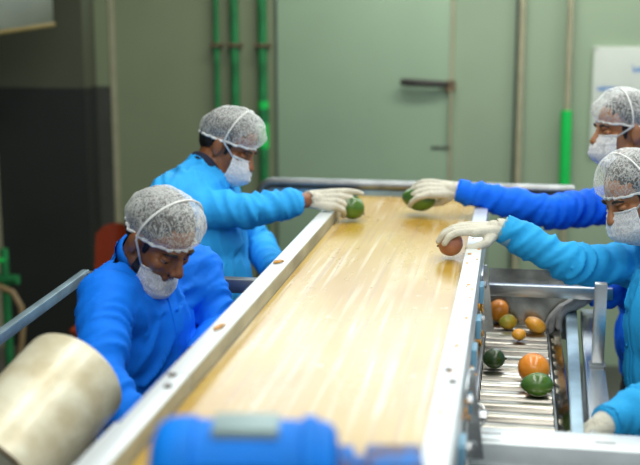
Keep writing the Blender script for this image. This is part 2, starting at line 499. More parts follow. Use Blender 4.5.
    pts = [Hl[0]] + arc + [Hl[1]]
    add_tube(b, [Hm @ p for p in pts], .0030, 8); obj('strap', b, 'band', mk, ang=None)
    # ---- shirt
    b = bmesh.new(); torso(b, .020); arms(b, .020, .016)
    cap(b, j['neck'] - spine * .03, j['neck'] + nv * nl * .50, .085, .066)
    cap(b, j['pelv'] + side * -.06, j['pelv'] + side * -.06 - V((0, 0, .12)), .12, .10); cap(b, j['pelv'] + side * .06, j['pelv'] + side * .06 - V((0, 0, .12)), .12, .10)
    sh = bake(b, .0075, 5)
    segs = [(j['pelv'], j['neck'], 'v')] + [(j[a + 'sh'], j[a + 'el'], 's') for a in 'rl'] + [(j[a + 'el'], j[a + 'wr'], 's') for a in 'rl']
    fold(sh, segs, .0115)
    # trim the sleeves at the wrists so the cuff ends clean
    bm = bmesh.new(); bm.from_mesh(sh); bpy.data.meshes.remove(sh)
    for a in 'rl':
        ax = (j[a + 'wr'] - j[a + 'el']).normalized(); back = skincuff if a == 'r' else 0
        lim = j[a + 'wr'] - ax * (back + .004)
        dead = [v for v in bm.verts if 0 < (v.co - lim).dot(ax) < .075 + back and ((v.co - lim) - ax * (v.co - lim).dot(ax)).length < .062]
        bmesh.ops.delete(bm, geom=dead, context='VERTS')
    lowz = j['pelv'].z - .13
    bmesh.ops.bisect_plane(bm, geom=list(bm.verts) + list(bm.edges) + list(bm.faces), plane_co=(0, 0, lowz), plane_no=(0, 0, -1), clear_outer=True)
    # neck opening
    nk = j['neck'] + nv * (nl * .5 - .012)
    bmesh.ops.delete(bm, geom=[v for v in bm.verts if (v.co - nk).dot(nv) > 0 and (v.co - nk).length < .10], context='VERTS')
    shirt_o = obj('shirt', bm, shirt, body, ang=None)
    for a in 'rl':
        ax = (j[a + 'wr'] - j[a + 'el']).normalized(); back = skincuff if a == 'r' else 0
        e = j[a + 'wr'] - ax * (back + .002)
        b = bmesh.new(); add_tube(b, [e - ax * .040, e - ax * .036, e - ax * .002, e, e - ax * .001, e - ax * .03], [.041, .0425, .0405, .039, .036, .034], 28, caps=False)
        obj('cuff', b, 'cuff' if (a == 'r' and shirt == 'shirt_sky') else shirt, shirt_o, ang=None)
    # collar
    cf = (front - nv * front.dot(nv)).normalized(); cs = nv.cross(cf)
    cen = nk - nv * .004; b = bmesh.new(); rings = []
    for (dr_, dz_) in ((.064, -.012), (.069, -.006), (.0685, .010), (.0655, .020), (.060, .022), (.0585, .010), (.060, -.012)):
        ring = []
        for i in range(36):
            a = 2 * PI * i / 36; dip = max(0, math.sin(a)) ** 2
            ring.append(b.verts.new(cen + (cs * math.cos(a) + cf * math.sin(a)) * dr_ + nv * (dz_ - .016 * dip)))
        rings.append(ring)
    for q in range(len(rings) - 1):
        for i in range(36): b.faces.new((rings[q][i], rings[q][(i + 1) % 36], rings[q + 1][(i + 1) % 36], rings[q + 1][i]))
    bmesh.ops.recalc_face_normals(b, faces=b.faces)
    obj('collar', b, collar or shirt, shirt_o, ang=None)
    # placket with buttons, laid on the cloth down the middle of the chest
    from mathutils.bvhtree import BVHTree
    sm = shirt_o.data; tree = BVHTree.FromPolygons([v.co + OFF[body.name] for v in sm.vertices], [tuple(p.vertices) for p in sm.polygons])
    b = bmesh.new(); prev = None; spots = []; last = None
    for i in range(41):
        c0 = j['neck'].lerp(j['pelv'], -.02 + .98 * i / 40); row = []
        for w_ in (-.017, -.015, .015, .017):
            h = tree.ray_cast(c0 + side * w_ + front * .35, -front)
            if h[0] is None or abs((h[0] - c0).dot(front) - (last if last is not None else .14)) > (.02 if last is not None else .045): row = None; break
            dist_ = (h[0] - c0).dot(front)
            row.append(h[0] + front * (.0035 if abs(w_) < .016 else -.002))
        if row is None:
            if prev is not None: break
            continue
        last = dist_
        cur = [b.verts.new(p) for p in row]
        if prev:
            for q in range(3): b.faces.new((prev[q], cur[q], cur[q + 1], prev[q + 1]))
        prev = cur
        if i % 7 == 3: spots.append((row[1] + row[2]) / 2)
    if len(b.faces):
        pk = obj('placket', b, shirt, shirt_o)
        for p in spots[:3]:
            obj('button', tube([p, p + front * .003, p + front * .004], [.0055, .0055, .004], 12), shirt, shirt_o)
    # ---- trousers, boots
    b = bmesh.new()
    ell(b, j['pelv'], (.165, .125, .12), Rt)
    for s in (-1, 1): cap(b, hips[s], knees[s], .094, .070); cap(b, knees[s], feet[s] + V((0, 0, .02)), .070, .058)
    tr = bake(b, .010, 4); fold(tr, [(hips[s], feet[s], 's') for s in (-1, 1)], .005)
    obj('trousers', tr, 'trousers', body, ang=None)
    for s in (-1, 1):
        b = bmesh.new(); f = feet[s]
        cap(b, f + V((0, 0, .05)), f - V((0, 0, .045)), .052, .045); cap(b, f - V((0, 0, .045)), f + fd * .15 - V((0, 0, .052)), .043, .036)
        be = bake(b, .007, 3)
        for v in be.vertices: v.co.z = max(v.co.z, floor)
        obj('boot', be, 'shoe', body, ang=None)
    # ---- gloves
    for key, h in hands.items():
        b = bmesh.new(); add_hand(b, j[key], *h, inf=.0022)
        W = j[key]; d = V(h[0]).normalized()
        el = j[key[0] + 'el']; back = (el - W).normalized()
        cap(b, W + d * .02, W + back * (.012 if not skincuff else -.004), .026, .026 if not skincuff else .022, 18)
        g = bake(b, .0028, 3)
        gl = obj('glove', g, glove_r if key[0] == 'r' else glove_l, body, ang=None)
        b = bmesh.new(); L = (.006 if (skincuff and key[0] == 'r') else .03)
        add_tube(b, [W + d * .010, W, W + back * L * .5, W + back * L, W + back * (L - .002)], [.029, .0305, .031, .032, .029], 28, caps=False)
        obj('glove_cuff', b, glove_r if key[0] == 'r' else glove_l, gl, ang=None)
    return body

TH_GRIP = [(.55, .55, .55), (.75, .1, .75), (.8, -.25, .5)]
TH_OUT = [(.6, .7, .2), (.8, .4, .2), (.9, .2, .3)]
CURL_MANGO = [(.10, .30, .25), (.35, .60, .45), (.50, .75, .50), (.60, .85, .55)]
CURL_WRAP = [(.25, .55, .50), (.35, .60, .50), (.45, .65, .50), (.55, .65, .50)]
CURL_REST = [(.25, .35, .25), (.28, .38, .25), (.32, .4, .3), (.4, .45, .3)]

A = dict(head=(-0.600,3.814,1.411), neck=(-0.686,3.749,1.307), rsh=(-0.725,3.569,1.238), lsh=(-0.705,4.00,1.19), rel=(-0.490,3.640,1.220), rwr=(-0.315,3.821,1.232), lel=(-0.545,4.046,1.015), lwr=(-0.423,3.757,0.987), pelv=(-0.649,3.679,0.793))
B = dict(head=(-0.533,2.818,1.293), neck=(-0.625,2.898,1.204), rsh=(-0.639,2.692,1.153), lsh=(-0.517,3.097,1.142), rel=(-0.592,2.511,1.001), rwr=(-0.44,2.42,0.86), lel=(-0.43,3.03,0.98), lwr=(-0.43,2.80,0.965), pelv=(-0.659,2.878,0.733))
Cc = dict(head=(0.723,3.397,1.342), neck=(0.829,3.414,1.236), rsh=(0.806,3.574,1.097), lsh=(0.877,3.083,1.146), rel=(0.545,3.357,1.142), rwr=(0.335,3.375,1.238), lel=(0.80,2.783,0.978), lwr=(0.590,2.560,0.948), pelv=(0.868,3.288,0.677))
D = dict(head=(0.732,4.009,1.469), neck=(0.851,4.073,1.343), rsh=(0.817,4.184,1.194), lsh=(0.856,3.723,1.215), rel=(0.490,4.007,1.179), rwr=(0.172,4.021,1.246), lel=(0.813,3.593,1.016), lwr=(0.612,3.56,1.005), pelv=(0.868,3.953,0.734))
FW = V((-.164, .967, -.195)); RT = V((.986, .167, 0)); UP = V((0, 0, 1)); CAM = V((.166, -.98, 0))
def fdir(r, c, u): return RT * r + CAM * c + UP * u

HA = (fdir(1, -.05, -.02), fdir(0, -.75, -.62), True, [(.15, .25, .25), (.35, .45, .4), (.5, .6, .45), (.55, .7, .5)], [(.6, .1, .8), (.85, -.1, .5), (.9, -.2, .2)])
HD = (fdir(-1, 0, .05), fdir(0, -.62, -.75), True, [(.35, .5, .4), (.35, .5, .4), (.3, .45, .35), (.25, .4, .3)], [(.55, -.1, .85), (.85, -.15, .5), (.9, -.2, .2)])
HC = (fdir(-1, .1, -.02), fdir(.05, -.15, -.97), True, [(.0, .42, .60), (.0, .42, .60), (.02, .45, .6), (.1, .5, .6)], [(.60, .62, .30), (.92, .10, .35), (1, -.05, .05)])
def grip(W, h, a, n_, c=0):
    d = h[0].normalized(); n = (h[1] - d * h[1].dot(d)).normalized()
    return V(W) + d * a + n * n_ + d.cross(n) * c

person('man in light blue shirt with navy collar, masked, gloved hand on a green mango', A, (1, 0, 0), 'skin1', 'shirt_light',
       (fdir(.82, .30, -.48), fdir(.4, 0, .9)),
       {'rwr': HA, 'lwr': ((.5, -.3, -.5), (.3, 0, -.9), False, CURL_REST, TH_OUT)},
       collar='navy', skincuff=.05, bulk=.03)
person('bearded man in royal blue shirt bending at the left rail, mask below his mouth', B, (1, -.5, 0), 'skin1', 'shirt_royal',
       (fdir(.60, .55, -.62), fdir(.35, .30, .80)),
       {'rwr': ((.35, -.1, -.75), (.8, 0, -.3), True, CURL_REST, TH_OUT), 'lwr': ((.25, -.8, -.3), (.4, 0, -.9), False, CURL_REST, TH_OUT)},
       beard='hair', maskdown=.042, glove_l='glovegrey')
person('man in sky blue shirt at the right, head bowed, holding a red-brown fruit', Cc, (-1, 0, 0), 'skin2', 'shirt_sky',
       (fdir(-.85, .35, -.42), fdir(-.35, 0, .9)),
       {'rwr': HC, 'lwr': ((-.75, .15, -.55), (-.3, .1, -.8), False, CURL_REST, TH_OUT)},
       beard='hairgrey', bulk=.02)
person('man in deep royal blue shirt seen in profile, stretching his arm over the belt', D, (-1, 0, 0), 'skin2', 'shirt_deep',
       (fdir(-.95, .18, -.10), fdir(-.08, 0, 1)),
       {'rwr': HD, 'lwr': ((-.75, -.1, -.5), (-.1, -.1, -.9), False, CURL_REST, TH_OUT)},
       glove_l='glovegrey')

# ------------------------------------------------------------------ fruit
def fruit(name, c, r, R, m, label, cat, group=None, kind='mango'):
    b = bmesh.new(); t = bmesh.new()
    bmesh.ops.create_uvsphere(t, u_segments=32, v_segments=20, radius=1)
    Rm = Matrix.Rotation(R[2], 3, 'Z') @ Matrix.Rotation(R[1], 3, 'Y') @ Matrix.Rotation(R[0], 3, 'X')
    for v in t.verts:
        x, y, z = v.co
        if kind == 'mango':
            w = 1 + .10 * x - .10 * x * x; y = y * w + .10 * (1 - x * x); z *= w
        else:
            dip = math.exp(-((x - 1) ** 2 + (y * y + z * z)) * 9); x -= .10 * dip
        p = V((x * r[0], y * r[1], z * r[2])) * (1 + .02 * noise.noise(v.co * 2.5))
        v.co = Rm @ p + V(c)
    merge(b, t)
    o = obj(name, b, m, ang=None); tag(o, label, cat, group)
    e = Rm @ V((r[0] * (.90 if kind != 'mango' else .97), 0, 0)) + V(c); ax = (Rm @ V((1, 0, 0)))
    obj('stem', tube([e - ax * .003, e + ax * .004, e + ax * .006], [.005, .0035, .002], 8), 'stem', o)
    return o
fruit('mango', grip(A['rwr'], HA, .142, .038, -.006), (.050, .041, .041), (0, .5, .25), 'f_green', 'green mango held by the man in the light blue shirt above the left rail', 'mango')
fruit('mango', grip(D['rwr'], HD, .128, .050, .006), (.060, .048, .044), (0, .15, .1), 'f_green', 'dark green mango hanging under the gloved hand of the deep royal blue sleeve', 'mango')
fruit('fruit', grip(Cc['rwr'], HC, .150, .040, .004), (.038, .037, .037), (0, 2.9, 0), 'f_brown', 'red-brown round fruit gripped over the right rail by the sky blue sleeved man', 'fruit', kind='round')
ZR = .90
fruit('avocado', (.331, 3.08, ZR + .028), (.031, .028, .028), (0, 0, .2), 'f_dark', 'small dark green fruit alone at the left end of the rollers', 'fruit')
fruit('orange', (.438, 2.965, ZR + .042), (.043, .043, .041), (.3, .5, .3), 'f_orange', 'orange fruit lying on the rollers right behind the glossy green one', 'fruit', kind='round')
fruit('mango', (.445, 2.875, ZR + .028), (.042, .033, .031), (0, 0, .1), 'f_green', 'glossy green mango on the rollers in front of the orange fruit', 'mango')
fruit('orange', (.400, 3.36, ZR + .020), (.022, .020, .018), (0, 0, .5), 'f_yellow', 'smallest yellow-orange fruit on the far rollers', 'fruit', kind='round')
fruit('orange', (.450, 3.47, ZR + .021), (.035, .033, .023), (0, .5, .2), 'f_yellow', 'large yellow-orange fruit at the far right end of the rollers', 'fruit', kind='round')
fruit('mango', (.366, 3.50, ZR + .018), (.029, .024, .024), (0, 0, .3), 'f_yellowgreen', 'yellow and green fruit on the far rollers left of the large yellow one', 'mango')
fruit('orange', (.336, 3.572, ZR + .034), (.034, .034, .036), (0, 0, 0), 'f_orange', 'orange fruit up against the steel sheet behind the rollers', 'fruit', kind='round')

# ------------------------------------------------------------------ sorting conveyor
FL = -.08
cv = empty('sorting_conveyor', 'long steel sorting conveyor with a wide tan belt between two pale rails', 'conveyor', (0, 2.7, FL))
Y0, Y1 = .95, 4.42
b = bmesh.new()
NB = 60
prof = []
for i in range(NB + 1): prof.append((Y0 + (Y1 - Y0) * i / NB, 1.15))
for k in range(1, 12):
    a = PI / 2 - PI * k / 12; prof.append((Y1 + .045 * math.cos(a), 1.105 + .045 * math.sin(a)))
for i in range(0, NB + 1, 10): prof.append((Y1 - (Y1 - Y0) * i / NB, 1.06))
for k in range(1, 12):
    a = -PI / 2 - PI * k / 12; prof.append((Y0 + .045 * math.cos(a), 1.105 + .045 * math.sin(a)))
for w in (-.2325, .2375):
    pass
ra = [b.verts.new((-.2325, y, z)) for y, z in prof]; rb = [b.verts.new((.2375, y, z)) for y, z in prof]
for i in range(len(prof)):
    k = (i + 1) % len(prof); b.faces.new((ra[i], rb[i], rb[k], ra[k]))
bmesh.ops.recalc_face_normals(b, faces=b.faces)
obj('belt', b, 'belt', cv)
for y in (Y0, Y1): obj('end_roller', tube([(-.232, y, 1.105), (.236, y, 1.105)], .043, 24), 'steeldark', cv)
# left rail: pale folded channel, two lengths butted together
for ya, yb in ((.9, 2.045), (2.048, 4.24)):
    r = obj('side_rail', bx(-.281, -.235, ya, yb, 1.075, 1.190, bev=.003), 'steelwhite', cv)
    obj('inner_face', bx(-.2352, -.2335, ya + .004, yb - .004, 1.1515, 1.1865), 'railface', r)
r = obj('side_rail', bx(.2385, .2845, .9, 4.24, 1.075, 1.190, bev=.003), 'steelwhite', cv)
for X, ys, rr in ((-.258, (2.03, 1.965), 0), (.262, (2.15, 2.08), 0)):
    for i, y in enumerate(ys):
        b = tube([(X - .006 + .012 * i, y, 1.189), (X - .006 + .012 * i, y, 1.1925), (X - .006 + .012 * i, y, 1.194)], [.0085, .0085, .006], 14)
        obj('bolt', b, 'bolt', cv)
obj('outer_flange', bx(-.345, -.2815, 1.0, 1.93, 1.118, 1.128, bev=.002), 'steelwhite', cv)
obj('side_plate', bx(-.279, -.273, .95, 4.3, .93, 1.076), 'steeldark', cv)
obj('side_plate', bx(.278, .284, .95, 4.3, .86, 1.076), 'steel', cv)
obj('side_flange', bx(.284, .296, 1.6, 3.62, .905, .915, bev=.001), 'steel', cv)
# cross bar at the far end, with its uprights
b = bmesh.new()
pts = []
add_tube(b, [(-.632, 4.47, .0 + FL), (-.632, 4.47, 1.12)] + [(-.632 + .05 * (1 - math.cos(a)), 4.47, 1.135 + .05 * math.sin(a)) for a in (0, .4, .8, 1.2, PI / 2)] + [(.60, 4.47, 1.185)], .021, 14)
obj('end_bar', b, 'steeldark', cv)
obj('end_skirt', bx(-.612, .60, 4.462, 4.478, 1.10, 1.165, bev=.002), 'bluesteel', cv)
for x in (-.26, .26):
    for y in (1.2, 2.6, 4.1):
        l_ = obj('leg', bx(x - .025, x + .025, y - .025, y + .025, FL + .012, .93 if x < 0 else .88, bev=.003), 'steelx', cv)
        obj('foot_plate', bx(x - .05, x + .05, y - .05, y + .05, FL, FL + .012, bev=.002), 'steeldark', l_)
for y in (1.2, 2.6, 4.1): obj('cross_member', bx(-.235, .235, y - .02, y + .02, .30, .34, bev=.002), 'steelx', cv)
# brackets with bolts, blue guides and a spring clamp on the right side of the frame
for y in (3.30, 2.30):
    b = bmesh.new()
    add_box(b, .285, .291, y - .09, y + .05, .93, 1.13, bev=.001)
    vs = [b.verts.new(p) for p in ((.290, y + .05, 1.13), (.290, y + .05, .93), (.325, y + .05, .93), (.300, y + .05, 1.13), (.290, y + .056, 1.13), (.290, y + .056, .93), (.325, y + .056, .93), (.300, y + .056, 1.13))]
    for f in ((0, 1, 2, 3), (7, 6, 5, 4), (0, 4, 5, 1), (1, 5, 6, 2), (2, 6, 7, 3), (3, 7, 4, 0)): b.faces.new([vs[i] for i in f])
    br = obj('bracket', b, 'steelx', cv, ang=20)
    for z in (.99, 1.09): obj('bolt', tube([(.290, y - .03, z), (.300, y - .03, z), (.302, y - .03, z)], [.011, .011, .007], 6), 'steel', br)
    obj('bolt', tube([(.303, y + .052, .96), (.303, y + .036, .96)], .008, 6), 'steel', br)
for y, z in ((3.16, 1.10), (2.95, 1.06), (2.62, 1.08), (2.38, 1.06), (2.02, 1.08)):
    obj('guide_block', bx(.2845, .297, y - .035, y + .035, z - .03, z + .02, bev=.003), 'bluechip', cv)
# spring clamp near the middle of the right frame
b = bmesh.new(); add_tube(b, [(.300 + .022 * math.cos(a), 2.52 + .03 * math.sin(a), .965 + .018 * math.sin(a)) for a in [2 * PI * i / 24 for i in range(24)]], .004, 8, closed=True)
cl = obj('clamp_ring', b, 'steel', cv)
obj('clamp_bolt', tube([(.286, 2.52, .965), (.325, 2.52, .965), (.327, 2.52, .965)], [.012, .012, .008], 6), 'steel', cl)
# fruit pulp stuck along the frame
b = bmesh.new()
for k in range(46):
    y = random.uniform(1.8, 3.3); z = random.uniform(.94, 1.12); s = random.uniform(.004, .012)
    ell(b, (.286 + random.uniform(0, .008), y, z), (.004, s, s * .8), seg=8)
for k in range(16):
    y = random.uniform(1.8, 3.5); s = random.uniform(.003, .007)
    ell(b, (random.uniform(.25, .28), y, 1.190), (s, s * 1.6, .0018), seg=8)
o = obj('fruit_pulp', b, 'orangepulp', ang=None); tag(o, 'scattered orange fruit pulp stuck to the right rail and its side plate', 'fruit pulp'); o['kind'] = 'stuff'
for (x, y, a) in ((-.262, 3.02, .3), (-.258, 2.36, .9)):
    b = bmesh.new(); P_ = [(-.012, -.004), (.004, -.006), (.016, 0), (.006, .006), (-.010, .004)]
    vs = [b.verts.new((x + p[0] * math.cos(a) - p[1] * math.sin(a), y + (p[0] * math.sin(a) + p[1] * math.cos(a)) * 2, 1.1915 + .002 * (i % 2))) for i, p in enumerate(P_)]
    f = b.faces.new(vs); r_ = bmesh.ops.extrude_face_region(b, geom=[f])
    for v in r_['geom']:
        if isinstance(v, bmesh.types.BMVert): v.co.z += .004
    bmesh.ops.recalc_face_normals(b, faces=b.faces)
    o = obj('fruit_peel', b, 'orangepulp'); tag(o, 'dried yellow fruit peel on top of the left rail, ' + ('below the far man\'s elbow' if y > 2.8 else 'beside the bearded man'), 'peel')

# ------------------------------------------------------------------ roller table
rt_ = empty('roller_conveyor', 'low gravity roller conveyor with bright steel rollers beside the right rail', 'conveyor', (.45, 3.0, FL))
y = 2.575; k = 0
while y < 3.585:
    R_ = .027
    ro = obj('roller', tube([(.2995, y, ZR - R_ - .001), (.301, y, ZR - R_ - .001), (.301, y, ZR - R_ - .001), (.484, y, ZR - R_ - .001), (.484, y, ZR - R_ - .001), (.4855, y, ZR - R_ - .001)], [R_ - .004, R_, R_, R_, R_, R_ - .004], 28), 'roller', rt_)
    y += .0795
obj('side_channel', bx(.4875, .4925, 2.52, 3.56, .80, .885, bev=.001), 'steeldark', rt_)
obj('side_channel', bx(.2965, .2985, 2.52, 3.56, .80, .900), 'steeldark', rt_)
# sheet steel tray sloping up to the double beam
b = bmesh.new()
add_box(b, .490, .535, 2.50, 3.60, .872, .876, R=Matrix.Rotation(-math.radians(40), 3, 'Y'), piv=(.490, 3, .874))
obj('tray_sheet', b, 'tray', rt_)
b = bmesh.new(); add_box(b, .30, .56, 3.625, 3.629, .84, 1.06, R=Matrix.Rotation(-math.radians(12), 3, 'X'), piv=(.4, 3.6, .84))
obj('back_sheet', b, 'tray', rt_)
def quad_beam(x0a, x1a, ya, x0b, x1b, yb, z0, z1):
    b = bmesh.new(); vv = [b.verts.new(p) for z in (z0, z1) for p in ((x0a, ya, z), (x1a, ya, z), (x1b, yb, z), (x0b, yb, z))]
    for f in ((3, 2, 1, 0), (4, 5, 6, 7), (0, 1, 5, 4), (1, 2, 6, 5), (2, 3, 7, 6), (3, 0, 4, 7)): b.faces.new([vv[i] for i in f])
    bmesh.ops.bevel(b, geom=list(b.edges), offset=.003, segments=2, affect='EDGES'); return b
obj('side_beam', quad_beam(.514, .540, 2.46, .544, .578, 3.60, .910, .950), 'bluesteel', rt_, ang=30)
obj('side_beam', quad_beam(.556, .607, 2.46, .590, .640, 3.60, .905, .945), 'steel', rt_, ang=30)
obj('top_cross_beam', bx(.286, .68, 3.50, 3.535, 1.000, 1.036, bev=.003), 'steelx', rt_)
pst = obj('post', bx(.588, .620, 3.00, 3.03, .945, 1.17, bev=.003), 'steelx', rt_)
obj('post_foot', bx(.583, .625, 2.99, 3.04, .945, .950, bev=.001), 'steeldark', pst)
fb = obj('front_beam', bx(.292, 1.10, 2.375, 2.475, .900, .957, bev=.003), 'steelwhite', rt_)
for x0, x1 in ((.335, .365), (.335, .365)):
    pass
for (xa, yy) in ((.315, 2.435), (.315, 2.395), (.56, 2.42)):
    obj('slot', bx(xa, xa + .045, yy - .0025, yy + .0025, .9565, .9577), 'bolt', fb)
obj('beam_lip', bx(.292, 1.10, 2.366, 2.3755, .896, .908, bev=.001), 'steel', fb)
obj('lower_beam', bx(.292, 1.10, 2.33, 2.39, .790, .85, bev=.003), 'steelx', rt_)
for (x, y) in ((.62, 2.42), (1.06, 2.42), (.62, 3.52), (.31, 3.56)):
    l_ = obj('leg', bx(x - .02, x + .02, y - .02, y + .02, FL + .01, .87, bev=.003), 'steelx', rt_)
    obj('foot_plate', bx(x - .04, x + .04, y - .04, y + .04, FL, FL + .01, bev=.002), 'steeldark', l_)

# ------------------------------------------------------------------ gear motor in the foreground
mo = empty('gear_motor', 'blue painted electric gear motor with rusty coupling across the near end of the belt', 'motor', (-.02, 1.47, 1.151))
def mt(x, dy=0, dz=0): return V((x + .022, 1.47 + dy + (x * .16), 1.241 + dz))
def lathe(prof, m, name, par, seg=36):
    return obj(name, tube([mt(x) for x, r in prof], [r for x, r in prof], seg), m, par)
lathe([(-.138, .020), (-.136, .055), (-.128, .074), (-.112, .083), (-.085, .085), (-.078, .085), (-.076, .081)], 'motorblue', 'fan_cover', mo)
st = lathe([(-.078, .080), (-.070, .080), (.060, .079), (.074, .077)], 'motorblue', 'stator_housing', mo)
for k in range(22):
    a = 2 * PI * k / 22
    u = V((0, math.cos(a), math.sin(a)))
    if u.z > .75: continue
    b = tube([mt(-.066) + u * .080, mt(.050) + u * .080], .0034, 6); obj('cooling_fin', b, 'motorblue', st)
b = bmesh.new(); add_box(b, -.030, .062, 1.430, 1.500, 1.310, 1.3245, bev=.004, R=Matrix.Rotation(math.radians(9), 3, 'Z'))
obj('label_plate', b, 'motorplate', mo)
lathe([(.070, .083), (.072, .085), (.088, .085), (.090, .080), (.110, .074), (.118, .060)], 'motorblue', 'end_bell', mo)
lathe([(.116, .045), (.140, .043), (.142, .030), (.168, .030)], 'motorrust', 'gear_neck', mo)
b = bmesh.new(); add_box(b, .178, .258, 1.46, 1.54, 1.17, 1.276, bev=.007, R=Matrix.Rotation(math.radians(9), 3, 'Z'))
gb = obj('gearbox', b, 'motorrust', mo)
for x in (.192, .244):
    obj('bolt', tube([(x, 1.455 + x * .16 + .01, 1.255), (x, 1.44 + x * .16 + .01, 1.255)], .007, 6), 'rust', gb)
obj('foot_bracket', bx(-.10, .09, 1.43, 1.51, 1.160, 1.182, bev=.003), 'motorrust', mo)
obj('mounting_bar', bx(-.275, .282, 1.445, 1.495, 1.1905, 1.2005, bev=.002), 'steeldark', mo)

# ------------------------------------------------------------------ inclined cream drum
P1 = V((-.574, 2.310, 1.080)); P2 = V((-.652, 2.010, .958)); ax = (P2 - P1).normalized()
u, w = frame(ax)
dr = empty('feed_drum', 'dirty cream coloured steel drum tilted beside the near left rail', 'drum', (-.60, 2.12, FL))
b = tube([P1 - ax * .004, P1, P1 + ax * .006, P1 + ax * .012, P2 - ax * .02, P2 - ax * .014, P2, P2, P2 - ax * .02], [.105, .116, .121, .122, .122, .124, .124, .112, .112], 56, caps=False)
obj('shell', b, 'drum', dr, ang=50)
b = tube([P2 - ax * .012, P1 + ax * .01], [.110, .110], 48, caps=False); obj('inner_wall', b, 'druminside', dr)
obj('end_disc', tube([P1 - ax * .006, P1 + ax * .004], [.104, .112], 48), 'drum', dr)
obj('rim', tube([P2 + (u * math.cos(2 * PI * i / 48) + w * math.sin(2 * PI * i / 48)) * .121 for i in range(48)], .005, 8, closed=True), 'rust', dr)
obj('axle', tube([P1 - ax * .05, P2 - ax * .01], .016, 14), 'steeldark', dr)
for q in (P1 + ax * .06, P2 - ax * .08):
    obj('stand_leg', tube([q - V((.06, 0, .10)), V((q.x - .10, q.y, FL + .0))], .018, 10), 'steeldark', dr)
    obj('stand_leg', tube([q - V((-.06, 0, .10)), V((q.x + .10, q.y, FL + .0))], .018, 10), 'steeldark', dr)

# ------------------------------------------------------------------ guard rail on the left
gr = empty('guard_rail', 'grey steel guard rail enclosing the bearded man on the left', 'railing', (-.88, 2.8, FL))
obj('top_bar', bx(-.912, -.888, 1.2, 3.235, 1.068, 1.098, bev=.004, R=Matrix.Rotation(math.radians(2.9), 3, 'Z'), piv=(-.9, 3.2, 1.08)), 'bluesteel', gr)
obj('cross_bar', bx(-.915, -.300, 3.205, 3.245, 1.050, 1.092, bev=.004), 'steeldark', gr)
for x, y in ((-.90, 3.225), (-.83, 1.3)):
    l_ = obj('post', bx(x - .018, x + .018, y - .018, y + .018, FL + .01, 1.06, bev=.003), 'steeldark', gr)
    obj('foot_plate', bx(x - .04, x + .04, y - .04, y + .04, FL, FL + .01, bev=.002), 'steeldark', l_)

# ------------------------------------------------------------------ room
WY = 6.3
struct(obj('floor', bx(-3.6, 4.2, -1.0, WY + .1, FL - .1, FL), 'floor'))
struct(obj('wall_left', bx(-3.7, -3.6, -1.0, WY + .1, FL, 4.0), 'wall_tan'))
# back wall; unseen high opening added to throw glare on the belt
b = bmesh.new()
add_box(b, -3.6, 4.2, WY, WY + .12, FL, 2.05); add_box(b, -3.6, 4.2, WY, WY + .12, 3.25, 4.0)
add_box(b, -3.6, -1.7, WY, WY + .12, 2.05, 3.25); add_box(b, 2.6, 4.2, WY, WY + .12, 2.05, 3.25)
struct(obj('wall_back', b, 'wall'))
struct(obj('ceiling', bx(-3.6, 4.2, -1.0, WY + .1, 4.0, 4.1), 'ceil'))
b = bmesh.new()
for x in (-1.7, -.63, .44, 1.51, 2.56): add_box(b, x, x + .04, WY + .02, WY + .08, 2.05, 3.25)
add_box(b, -1.7, 2.6, WY + .02, WY + .08, 2.05, 2.09); add_box(b, -1.7, 2.6, WY + .02, WY + .08, 3.21, 3.25)
struct(obj('added_window_1', b, 'steelwhite'))  # invented frame round the added opening, out of view
# corner pier with its dark painted lower half
struct(obj('wall_corner', bx(-2.52, -1.99, WY - .2, WY + .0, 1.43, 3.9), 'wall_tan'))
struct(obj('trim_1', bx(-2.525, -1.987, WY - .205, WY + .0, FL, 1.43), 'wall_dark'))
struct(obj('trim_2', bx(-2.95, -2.526, WY - .215, WY, FL, 1.44), 'trimtan'))
struct(obj('trim_6', bx(-1.987, -1.912, WY - .03, WY, 1.43, 3.9), 'wall_brown'))
struct(obj('trim_7', bx(-1.987, -1.912, WY - .032, WY, FL, 1.43), 'dado_grey'))
struct(obj('trim_3', bx(-1.905, -1.872, WY - .012, WY, FL, 3.9), 'trimtan'))
struct(obj('trim_5', bx(-1.872, -.953, WY - .010, WY, FL, 2.04), 'wall_brown'))
# sliding door panel
dn = struct(obj('door_1', bx(-.935, .012, WY - .035, WY - .002, .05, 2.02, bev=.004), 'door'))
obj('door_edge', bx(.013, .030, WY - .040, WY - .002, .05, 2.02, bev=.003), 'trimtan', dn)
obj('door_seam', bx(-.952, -.937, WY - .020, WY - .002, .05, 2.02), 'seam', dn)
obj('door_handle', tube([(-.245, WY - .075, 1.476), (-.20, WY - .085, 1.474), (-.03, WY - .080, 1.466), (.01, WY - .05, 1.462)], [.017, .020, .018, .012], 12), 'handle', dn)
obj('latch_plate', bx(-.008, .045, WY - .062, WY - .035, 1.425, 1.485, bev=.004), 'rust', dn)
obj('latch_rod', tube([(.022, WY - .055, 1.44), (.020, WY - .055, 1.13)], .008, 8), 'trimtan', dn)
obj('keyhole', bx(-.08, .01, WY - .040, WY - .034, 1.112, 1.124, bev=.001), 'handle', dn)
struct(obj('trim_4', bx(.355, .368, WY - .020, WY, FL, 2.04), 'seam'))
cp_ = obj('conduit', tube([(.395, WY - .045, FL), (.387, WY - .045, 2.04)], .019, 14), 'trimtan'); tag(cp_, 'tan vertical conduit between the sliding door and the green sleeved pole', 'pipe')
po = empty('wall_pole', 'thin tan pole with a bright green lower sleeve in front of the back wall', 'pole', (.64, WY - .06, FL))
obj('pole', tube([(.648, WY - .06, FL), (.633, WY - .06, 2.04)], .017, 14), 'trimtan', po)
obj('green_sleeve', tube([(.640, WY - .06, .915), (.635, WY - .06, 1.335)], .030, 16), 'greenbright', po)
